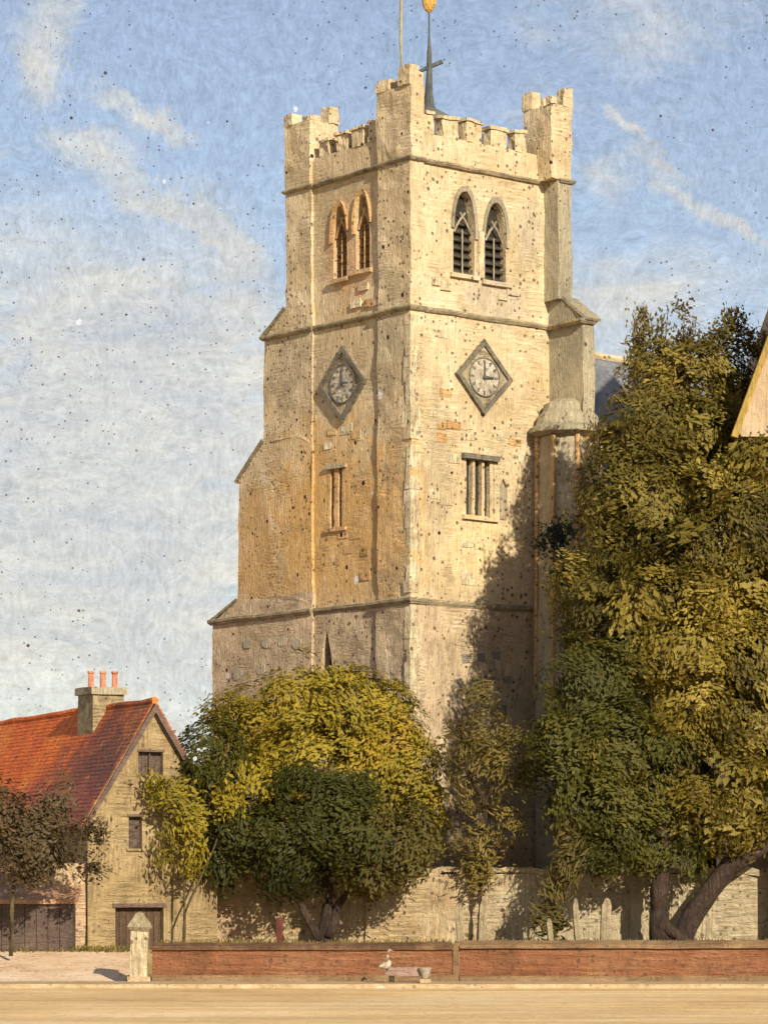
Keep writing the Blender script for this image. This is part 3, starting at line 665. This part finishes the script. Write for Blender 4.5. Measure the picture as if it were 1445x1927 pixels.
# dark outbuilding on the left
O = empty('outbuilding', (-10.8, 82.4, 0), 0, label='low dark outbuilding with pinkish roof left of the cottage', cat='shed')
obj('wall', B((0, 0, .4), (2.75, 2.2, 1.98)), SHEDW, O)
obj('roof', prism(bmesh.new(), [(0, -.15, 1.95), (0, 2.3, 2.85), (0, 2.3, 2.95), (0, -.15, 2.06)], (2.9, 0, 0)), PINKRF, O, sub=.5, wobble=.025)
for i in range(9):
    obj('plank', B((.03 + i * .30, -.035, .45), (.03 + i * .30 + .28, -.002, 1.94)), SHEDW, O)
ew = empty('yard_wall', (-8.65, 83.2, 0), R(6), label='pale tan wall stub between outbuilding and cottage', cat='wall')
obj('masonry', B((0, 0, .4), (.85, .4, 3.0)), RUBBLE, ew, sub=.4, wobble=.04)

# tall house at the right edge of the picture
E = empty('peach_gabled_house', (9.45, 86.0, 0), 0, label='peach coloured steep gable cut off by the right edge', cat='house')
obj('wall', B((1.05, .3, .5), (8.5, 8, 14.54)), PEACH, E)
obj('roof', prism(bmesh.new(), [(.12, 0, 14.65), (.95, 0, 16.95), (4.6, 0, 27), (8.8, 0, 14.65), (8.4, 0, 14.6), (.2, 0, 14.55)], (0, 8, 0)), PEACH, E)
obj('verge_board', prism(bmesh.new(), [(-.10, -.12, 14.55), (.08, -.12, 14.5), (.93, -.12, 16.95), (4.6, -.12, 27.05), (4.6, -.12, 27.3), (.80, -.12, 17.0)], (0, .3, 0)), YELLOWB, E)

# ------------------------------------------------------------------ red wall and gate pier
WY = 76.4
Wl = empty('red_wall', (-5.55, WY, 0), 0, label='low red brick wall with dark coping right of the gate pier', cat='wall')
obj('masonry', B((0, 0, -.05), (7.20, .34, .84)), REDBRICK, Wl, sub=.6, wobble=.012)
obj('plinth', B((0, -.07, -.05), (7.22, -.001, .24)), COPING2, Wl, sub=.6, wobble=.012)
obj('coping', prism(bmesh.new(), [(-.02, -.07, .842), (-.02, -.07, .94), (-.02, .17, 1.02), (-.02, .41, .94), (-.02, .41, .842)], (7.2, 0, 0)), COPING, Wl, sub=.5, wobble=.014)
obj('end_block', B((7.205, -.06, -.05), (7.34, .38, .99)), COPING2, Wl, sub=.25, wobble=.02)
Wr = empty('red_wall', (1.82, WY, 0), 0, label='longer red wall with lighter coping on the right', cat='wall')
obj('masonry', B((0, 0, -.05), (14, .34, .88)), REDBRICK, Wr, sub=.6, wobble=.012)
obj('plinth', B((0, -.07, -.05), (14, -.001, .22)), COPING2, Wr, sub=.6, wobble=.012)
obj('coping', prism(bmesh.new(), [(0, -.09, .882), (0, -.09, .97), (0, .17, 1.07), (0, .43, .97), (0, .43, .882)], (14, 0, 0)), COPING2, Wr, sub=.5, wobble=.016)
Gp = empty('gate_pier', (-5.86, 76.45, 0), R(4), label='pale stone gate pier with a pointed cap', cat='gate pier')
obj('shaft', B((-.21, -.2, .0), (.21, .24, 1.36)), PILAST, Gp, sub=.18, wobble=.035)
obj('plinth', B((-.28, -.27, -.05), (.28, .31, .22)), PAVE, Gp, sub=.2, wobble=.03)
obj('cap', lathe(bmesh.new(), [(.30, 1.30), (.42, 1.40), (.36, 1.50), (.12, 1.74), (.03, 1.78)], (0, 0, 0), 4, R(45)), GRAVE, Gp, sub=.15, wobble=.03)

# ------------------------------------------------------------------ foliage
def blob_leaves(blobs, dens=1.0, L=.19, Wd=.075, up=.25):
    """blobs: (px,py,Y,rx_px,rz_px,ry_m) -> leaf dabs gathered in clumps over each ellipsoid"""
    V = []; Tn = []
    for (px, py, Y, rx, rz, ry) in blobs:
        c = np.array(P(px, py, Y)); sc = Y / F
        r = np.array((rx * sc, ry, rz * sc))
        area = 4 * math.pi * ((r[0] * r[1]) ** 1.6 + (r[0] * r[2]) ** 1.6 + (r[1] * r[2]) ** 1.6) ** (1 / 1.6) / 3 ** (1 / 1.6)
        nc = max(6, int(area / .22 * dens))
        sd = Vector(rng.uniform(-9, 9, 3))
        for _ in range(nc):
            d = rng.normal(size=3); d /= np.linalg.norm(d)
            if d[1] > .3 and rng.random() < .6: d[1] = -d[1]
            rr = rng.choice([rng.uniform(.84, 1.04), rng.uniform(.5, .86), rng.uniform(1.0, 1.3)], p=[.56, .26, .18])
            rr *= 1 + .34 * noise.noise(Vector(d) * 2.3 + sd)
            cc = c + r * d * rr
            nrm = d / r; nrm /= np.linalg.norm(nrm)
            nrm = nrm + np.array((0, 0, up)) + rng.normal(size=3) * .16; nrm /= np.linalg.norm(nrm)
            sw = noise.noise_vector(Vector(cc) * .8)
            t0 = np.array((sw.x * 1.6 + d[0] * .6, sw.y, sw.z * 1.2 + .45))
            t0 -= nrm * t0.dot(nrm); t0 /= np.linalg.norm(t0) + 1e-9
            tint = np.clip(.45 + .75 * noise.noise(Vector(cc) * .55 + Vector((5, 2, 9))) + rng.normal(0, .13), 0, 1)
            n = rng.integers(38, 56)
            off = rng.normal(size=(n, 3)) * np.array(.20)
            off += np.outer(rng.normal(size=n) * .10, t0)
            off -= np.outer(off @ nrm, nrm) * .7
            ctr = cc + off
            nn = nrm + rng.normal(size=(n, 3)) * .22; nn /= np.linalg.norm(nn, axis=1)[:, None]
            tt = t0 + rng.normal(size=(n, 3)) * .42; tt -= nn * (tt * nn).sum(1)[:, None]; tt /= np.linalg.norm(tt, axis=1)[:, None]
            bb = np.cross(nn, tt)
            l = (L * rng.uniform(.5, 1.3, n))[:, None] * .5; wv = (Wd * rng.uniform(.6, 1.3, n))[:, None] * .5
            fold = nn * wv * .25
            V.append(np.stack((ctr - tt * l, ctr + bb * wv + fold - tt * l * .15, ctr + tt * l, ctr - bb * wv + fold - tt * l * .15), 1))
            Tn.append(np.clip(tint + rng.normal(size=n) * .09, 0, 1))
    return np.concatenate(V), np.concatenate(Tn)
def leaf_obj(name, blobs, mat, parent=None, origin=Vector((0, 0, 0)), kind='stuff', **kw):
    V, Tn = blob_leaves(blobs, **kw)
    V = V - np.array(origin)
    n = len(V); me = bpy.data.meshes.new(name)
    me.vertices.add(n * 4); me.vertices.foreach_set('co', V.reshape(-1).astype(np.float32))
    idx = np.arange(n)[:, None] * 4
    tri = np.concatenate((idx + [0, 1, 2], idx + [0, 2, 3]), 1).reshape(-1)
    me.loops.add(n * 6); me.loops.foreach_set('vertex_index', tri.astype(np.int32))
    me.polygons.add(n * 2); me.polygons.foreach_set('loop_start', np.arange(0, n * 6, 3, dtype=np.int32))
    me.update(calc_edges=True)
    a = me.attributes.new('tint', 'FLOAT', 'POINT'); a.data.foreach_set('value', np.repeat(Tn, 4).astype(np.float32))
    me.materials.append(mat)
    o = bpy.data.objects.new(name, me); col.objects.link(o); o.parent = parent
    if kind: o['kind'] = kind
    return o
NL = [0]
def tree(name, basepx, Y, label, cat, crowns, stems, bark, group=None, **kw):
    bx = (basepx - CX) / F * Y; o = empty(name, (bx, Y, ground_z(Y)), 0, label=label, cat=cat)
    if group: o['group'] = group
    org = Vector((bx, Y, ground_z(Y)))
    for blobs, mat, *ex in crowns:
        c = leaf_obj('crown', blobs, mat, o, org, **(dict(kw, **ex[0]) if ex else kw)); NL[0] += len(c.data.polygons)
    for i, s in enumerate(stems):
        pts = [P(a, b, Y + dy) - org for a, b, dy, r in s]; rad = [r for *_, r in s]
        pp = []; rr = []
        for j in range(len(pts) - 1):
            for q in range(4):
                f_ = q / 4; pp.append(pts[j].lerp(pts[j + 1], f_) + noise.noise_vector(pts[j].lerp(pts[j + 1], f_) * 1.3) * .05); rr.append(rad[j] * (1 - f_) + rad[j + 1] * f_)
        pp.append(pts[-1]); rr.append(rad[-1])
        obj('trunk' if i == 0 else 'limb', tube(bmesh.new(), pp, rr, 10, .10), bark, o, smooth=True)
    return o

# yellow-green tree in front of the tower base
tree('yellow_green_tree', 640, 88.5, 'yellow green rounded tree against the tower base', 'tree',
     [([(470, 1370, 88.5, 75, 60, 1.0), (560, 1340, 88.2, 85, 75, 1.1), (650, 1345, 88, 95, 80, 1.2), (720, 1400, 88, 85, 100, 1.2), (600, 1430, 87.6, 130, 90, 1.3), (520, 1480, 87.8, 90, 70, 1.0),
        (765, 1460, 87.8, 65, 80, .9), (805, 1540, 88, 45, 60, .8), (735, 1320, 88.2, 40, 40, .6), (430, 1345, 88.8, 45, 35, .7), (620, 1280, 88.6, 50, 25, .7), (700, 1500, 87.8, 100, 80, 1)], L_YEL)],
     [[(640, 1790, 0, .17), (630, 1600, 0, .14), (640, 1450, 0, .08)]], BARK2)
# dark green tree
tree('dark_green_tree', 612, 85.5, 'dark green spreading tree with forked trunk behind the red wall', 'tree',
     [([(590, 1515, 85.2, 85, 70, 1.0), (530, 1575, 85.1, 90, 75, 1.1), (640, 1570, 85.1, 85, 80, 1.1), (540, 1635, 85.1, 60, 52, .9), (455, 1565, 85.2, 70, 65, .9), (415, 1612, 85.3, 46, 46, .6),
        (400, 1425, 85.4, 58, 62, .8), (420, 1470, 85.4, 55, 50, .7), (375, 1465, 85.4, 38, 32, .5), (660, 1490, 85.6, 55, 40, .7)], L_DARK),
      ([(725, 1590, 85.1, 80, 65, .9), (695, 1640, 85, 60, 45, .8), (780, 1570, 85.2, 50, 60, .7), (760, 1630, 85.2, 42, 36, .5)], L_DKOL)],
     [[(612, 1800, 0, .24), (614, 1745, 0, .20), (622, 1690, 0, .16), (605, 1600, 0, .12), (580, 1530, 0, .06)],
      [(600, 1770, -.1, .13), (565, 1700, 0, .09), (520, 1620, 0, .05)], [(618, 1765, -.15, .14), (640, 1700, -.1, .11), (690, 1640, 0, .05)]], BARK)
tree('bright_yellow_shrub', 345, 84.2, 'bright yellow green shrub before the cottage gable', 'shrub',
     [([(330, 1500, 84.2, 32, 26, .35), (355, 1545, 84.2, 38, 45, .45), (345, 1610, 84.3, 45, 50, .5), (300, 1475, 84.2, 18, 18, .25), (455, 1470, 84.6, 34, 34, .4), (430, 1520, 84.6, 30, 22, .3)], L_BRIGHT)],
     [[(345, 1790, 0, .05), (348, 1700, 0, .04), (350, 1600, 0, .03)], [(348, 1720, 0, .03), (400, 1600, .2, .025), (440, 1500, .4, .015)]], BARK2, L=.2, Wd=.08, dens=.55)
# slim sapling tree
tree('slim_olive_tree', 905, 86.5, 'slender olive tree with thin bent trunk before the tower', 'tree',
     [([(905, 1370, 86.5, 48, 52, .6), (860, 1410, 86.5, 38, 45, .5), (955, 1420, 86.5, 40, 55, .5), (900, 1460, 86.4, 55, 55, .5), (975, 1480, 86.5, 30, 35, .4), (900, 1310, 86.6, 22, 26, .3)], L_OLIVE),
      ([(905, 1590, 86.5, 42, 48, .4), (960, 1560, 86.5, 36, 28, .35), (895, 1645, 86.5, 22, 35, .25)], L_OLIVE)],
     [[(900, 1790, 0, .07), (905, 1660, 0, .06), (914, 1560, 0, .06), (908, 1500, -.1, .055), (885, 1465, -.1, .04), (878, 1400, -.1, .02)], [(910, 1520, -.1, .045), (925, 1480, -.1, .03), (940, 1420, -.1, .015)]], BARK, L=.22, Wd=.055, dens=.6)
# mossy green tree in front of the big one
tree('moss_green_tree', 1240, 85.5, 'moss green tree with upright dark trunk at the right', 'tree',
     [([(1110, 1290, 85.6, 85, 80, 1.1), (1080, 1420, 85.4, 90, 85, 1.1), (1150, 1400, 85.2, 90, 90, 1.1), (1110, 1520, 85.2, 80, 80, 1.0), (1170, 1560, 85.2, 70, 75, .9), (1035, 1400, 85.8, 45, 45, .6),
        (1250, 1415, 85.6, 75, 42, .8), (1220, 1490, 85.6, 60, 60, .8), (1135, 1610, 85.2, 45, 45, .6), (1220, 1590, 85.3, 50, 50, .6), (1290, 1620, 85.5, 30, 38, .4), (1180, 1240, 85.7, 55, 45, .7)], L_MOSS)],
     [[(1242, 1775, 0, .30), (1240, 1700, 0, .26), (1246, 1620, 0, .22), (1235, 1540, 0, .16), (1200, 1440, 0, .08)], [(1240, 1740, -.1, .2), (1285, 1765, -.2, .12), (1300, 1775, -.2, .08)]], BARK)
# tall dark olive tree behind, golden tree in front of it
up = [(1240, 710, 89, 62, 55, 1.3), (1320, 725, 89.2, 75, 75, 1.4), (1230, 800, 88.5, 95, 80, 1.5), (1300, 840, 88.4, 85, 80, 1.5), (1175, 860, 88.4, 62, 62, 1.1), (1145, 950, 88.2, 62, 75, 1.1),
      (1210, 960, 87.8, 105, 95, 1.5), (1310, 960, 88, 90, 95, 1.4), (1165, 1045, 88, 75, 65, 1.2), (1250, 1050, 87.8, 90, 75, 1.4), (1375, 740, 89.2, 40, 65, .9), (1345, 840, 88.6, 60, 80, 1.1)]
tree('tall_olive_tree', 1330, 88.6, 'tall dark olive tree beside the tower, behind the golden one', 'tree',
     [(up + [(1075, 1105, 87.6, 45, 55, .9)], L_OLDK), (up, L_DAB, dict(L=.28, Wd=.12, dens=.015)), ([(1215, 655, 89, 22, 30, .4), (1250, 625, 89, 16, 42, .3), (1285, 620, 89.1, 16, 40, .3), (1205, 615, 89, 7, 30, .15), (1310, 660, 89, 28, 28, .4), (1385, 635, 89.6, 36, 26, .5), (1385, 600, 89.6, 14, 25, .25), (1345, 650, 89.4, 28, 22, .4), (1425, 648, 89.8, 26, 22, .5)], L_OLIVE)],
     [[(1330, 1785, 0, .30), (1330, 1500, 0, .26), (1310, 1200, 0, .2), (1290, 1000, 0, .14), (1280, 800, 0, .08), (1255, 640, 0, .03)],
      [(1300, 1050, 0, .12), (1230, 950, 0, .08), (1170, 870, 0, .04)], [(1205, 690, 0, .03), (1203, 640, 0, .025), (1190, 590, 0, .015)]], BARK, dens=.95)
gd = [(1400, 900, 86.2, 60, 60, 1.0), (1350, 930, 86.4, 55, 50, .9), (1420, 990, 85.8, 70, 80, 1.2), (1340, 1040, 85.9, 85, 80, 1.2), (1240, 1130, 86.2, 100, 75, 1.3), (1370, 1120, 85.6, 100, 90, 1.3), (1270, 1050, 86.6, 60, 45, .8),
      (1150, 1160, 86.6, 80, 65, 1.1), (1280, 1220, 85.8, 105, 95, 1.3), (1400, 1230, 85.6, 95, 105, 1.3), (1300, 1330, 85.9, 105, 90, 1.3), (1420, 1360, 85.6, 90, 110, 1.2), (1330, 1470, 85.9, 100, 85, 1.1), (1420, 1500, 85.6, 80, 80, 1.1),
      (1380, 1560, 85.9, 75, 50, .9), (1105, 1200, 87, 55, 42, .9), (1290, 1550, 86.2, 60, 45, .7), (1435, 860, 85.4, 40, 32, .5), (1500, 1200, 86, 80, 300, 1.8)]
tree('golden_olive_tree', 1290, 85.9, 'golden olive tree with slanting dark trunk at the right edge', 'tree', [(gd, L_GOLD), (gd, L_DAB, dict(L=.34, Wd=.15, dens=.05))],
     [[(1275, 1785, 0, .30), (1300, 1730, 0, .29), (1350, 1660, 0, .27), (1395, 1600, 0, .24), (1420, 1500, 0, .2), (1380, 1300, 0, .18), (1350, 1100, 0, .12), (1380, 950, 0, .05)],
      [(1370, 1640, 0, .18), (1450, 1590, 0, .12), (1500, 1500, 0, .08)]], BARK, dens=.95)
# leaning brush-like shrub, ivy tuft, left brown tree
tree('leaning_shrub', 1030, 84.8, 'leaning olive green shrub left of the moss green tree', 'shrub',
     [([(1075, 1570, 84.8, 22, 40, .25), (1060, 1630, 84.8, 22, 45, .25), (1045, 1690, 84.8, 22, 40, .25), (1035, 1735, 84.8, 18, 28, .2)], L_OLIVE)],
     [[(1028, 1790, 0, .05), (1050, 1680, 0, .04), (1085, 1560, 0, .03)]], BARK2, L=.4, Wd=.06, dens=.6)
tree('ivy', 1040, 92.6, 'round blue green ivy tuft growing on the stair turret', 'ivy', [([(1040, 1015, 92.6, 28, 23, .35), (1058, 1003, 92.6, 18, 14, .25)], L_TEAL)],
     [[(1040, 1060, .3, .02), (1044, 1020, 0, .02), (1040, 1000, 0, .01)]], BARK, L=.16, Wd=.09, dens=1.4)
tree('ivy', 1080, 92.5, 'dark drooping ivy spray just below the round tuft', 'ivy', [([(1080, 1062, 92.5, 16, 13, .2), (1055, 1078, 92.5, 12, 8, .15), (1060, 1095, 92.5, 7, 14, .12)], L_TEAL)],
     [[(1090, 1050, .3, .02), (1070, 1070, 0, .02), (1060, 1100, 0, .01)]], BARK, L=.18, Wd=.08, dens=1.2)
tree('grey_brown_tree', 20, 80.5, 'grey brown bushy tree at the left edge before the roof', 'tree',
     [([(20, 1550, 80.5, 60, 55, .7), (70, 1590, 80.3, 55, 55, .7), (30, 1620, 80.4, 60, 40, .7), (95, 1540, 80.5, 28, 40, .4), (-20, 1540, 80.5, 55, 70, .8), (75, 1640, 80.3, 22, 22, .3), (115, 1500, 80.5, 16, 34, .25)], L_BROWN),
      ([(150, 1555, 80.4, 28, 12, .2), (180, 1570, 80.4, 14, 10, .15), (120, 1610, 80.4, 40, 9, .2), (175, 1640, 80.4, 16, 10, .15)], L_BROWN)],
     [[(20, 1800, 0, .06), (25, 1700, 0, .05), (30, 1600, 0, .04)], [(35, 1620, 0, .04), (110, 1600, -.1, .03), (165, 1625, -.1, .022), (205, 1655, -.1, .012)], [(50, 1590, 0, .04), (120, 1555, 0, .028), (175, 1562, 0, .015)]], BARK2, L=.16, Wd=.07)

# rough growth on the bank behind the wall
def grass_strip(name, x0, x1, y0, y1, n, mat, h=(.12, .32)):
    V = []; Tn = []
    for _ in range(n):
        x = rng.uniform(x0, x1); y = rng.uniform(y0, y1); z = ground_z(y)
        hh = rng.uniform(*h); wd = rng.uniform(.03, .06); lean = rng.normal(size=2) * .08
        a = rng.uniform(0, math.pi); dx, dy = math.cos(a) * wd, math.sin(a) * wd
        V.append([(x - dx, y - dy, z), (x + dx, y + dy, z), (x + lean[0] + dx * .2, y + lean[1], z + hh), (x + lean[0] - dx * .2, y + lean[1], z + hh)]); Tn.append(rng.random())
    V = np.array(V); n = len(V); me = bpy.data.meshes.new(name)
    me.from_pydata(V.reshape(-1, 3).tolist(), [], [[4 * i, 4 * i + 1, 4 * i + 2, 4 * i + 3] for i in range(n)])
    a = me.attributes.new('tint', 'FLOAT', 'POINT'); a.data.foreach_set('value', np.repeat(np.array(Tn), 4).astype(np.float32))
    me.materials.append(mat); o = bpy.data.objects.new(name, me); col.objects.link(o); return o
tag(grass_strip('grass', -6, 14, 82.2, 90, 5000, L_GRASS), 'rough yellow grass on the churchyard ground', kind='stuff', cat='grass')
tag(grass_strip('verge_grass', -16, -6.3, 82.0, 83.6, 1800, L_GRASS, (.06, .18)), 'short yellow grass at the foot of the cottage', kind='stuff', cat='grass')

# ------------------------------------------------------------------ gravestones, post, goose, trough
def headstone(px, py, wpx, ytop, ybot, Y, label, kindn='headstone', lean=0):
    x = (px - CX) / F * Y; h = (ybot - ytop) / F * Y; wd = wpx / F * Y / 2; z0 = EYE + (HY - ybot) / F * Y
    pts = [(-wd, 0, min(0, ground_z(Y) - z0)), (wd, 0, min(0, ground_z(Y) - z0)), (wd, 0, h * .8), (wd * .6, 0, h * .95), (0, 0, h), (-wd * .6, 0, h * .95), (-wd, 0, h * .8)]
    o = obj(kindn, prism(bmesh.new(), pts, (0, .12, 0)), GRAVE, sub=.15, wobble=.02, label=label, cat='headstone', group='pale headstones behind the red wall')
    o.location = (x, Y, z0); o.rotation_euler = (0, R(lean), R(random.uniform(-12, 12)))
headstone(868, 0, 13, 1700, 1772, 84, 'narrow pale headstone leaning at the far left of the group', lean=-4)
headstone(908, 0, 15, 1688, 1772, 84, 'taller cream headstone just right of the narrow leaning one', lean=3)
headstone(1038, 0, 10, 1728, 1774, 83.6, 'short pale headstone at the foot of the leaning shrub', lean=-5)
headstone(1088, 0, 10, 1690, 1768, 84, 'thin headstone under the moss green tree', lean=-4)
headstone(1140, 0, 18, 1690, 1772, 84.4, 'broad pale headstone nearest the upright dark trunk', lean=2)
p_ = obj('post', B((-.08, -.08, 0), (.08, .08, .95)), REDPOST, sub=.2, wobble=.015, label='dark red wooden post left of the forked trunk', cat='post'); p_.location = ((527 - CX) / F * 84, 84, .62)

# pale trough with a bucket, long-necked white bird on its left
tr = empty('stone_trough', (.62, 75.2, .096), R(-3), label='low mauve stone trough standing before the red wall', cat='trough')
bm = bmesh.new(); box(bm, (-.56, -.16, .16), (.48, .16, .20)); box(bm, (-.56, -.16, .2), (.48, -.11, .36)); box(bm, (-.56, .11, .2), (.48, .16, .36)); box(bm, (-.56, -.11, .2), (-.5, .11, .36)); box(bm, (.42, -.11, .2), (.48, .11, .36))
obj('basin', bm, MAUVE, tr, wobble=.008)
obj('foot', B((-.5, -.13, 0), (-.38, .13, .159)), BARK2, tr); obj('foot', B((.28, -.13, 0), (.40, .13, .159)), PAVE, tr)
bk = obj('bucket', lathe(bmesh.new(), [(.03, 0), (.06, .01), (.15, .24), (.16, .26), (.13, .255), (.05, .05)], (0, 0, 0), 10), WHITEF, label='cream tapered bucket at the right end of the trough', cat='bucket', wobble=.012)
bk.location = (.97, 74.98, .19)
sb = obj('stone_block', B((-.1, -.08, 0), (.16, .1, .094)), PAVE, wobble=.02, sub=.1, label='small pale block under the cream bucket', cat='stone block'); sb.location = (.95, 74.98, .096)
gs = empty('goose', (.03, 74.95, .096), R(0), label='white long necked bird standing left of the trough', cat='bird')
bm = bmesh.new()
tube(bm, [(-.16, 0, .36), (-.10, 0, .38), (-.02, 0, .40), (.06, 0, .42), (.10, 0, .50), (.065, 0, .58), (.035, 0, .66), (.06, 0, .73), (.10, 0, .77), (.14, 0, .765)],
     [.015, .06, .10, .085, .055, .035, .028, .028, .035, .02], 10, .06)
obj('body', bm, WHITEF, gs, smooth=True)
obj('beak', tube(bmesh.new(), [(.135, 0, .765), (.185, 0, .745)], [.017, .006], 6), GOLD, gs)
for s in (-1, 1):
    obj('wing', tube(bmesh.new(), [(-.18, s * .07, .36), (-.08, s * .10, .40), (.04, s * .08, .43)], [.015, .045, .02], 8), WHITEF, gs, smooth=True)
    obj('leg', tube(bmesh.new(), [(-.01, s * .05, .32), (0.0, s * .05, .15), (-.01, s * .05, .02), (.05, s * .05, .008)], [.02, .012, .012, .014], 6), GRAVE, gs)
print('leaf faces', NL[0])
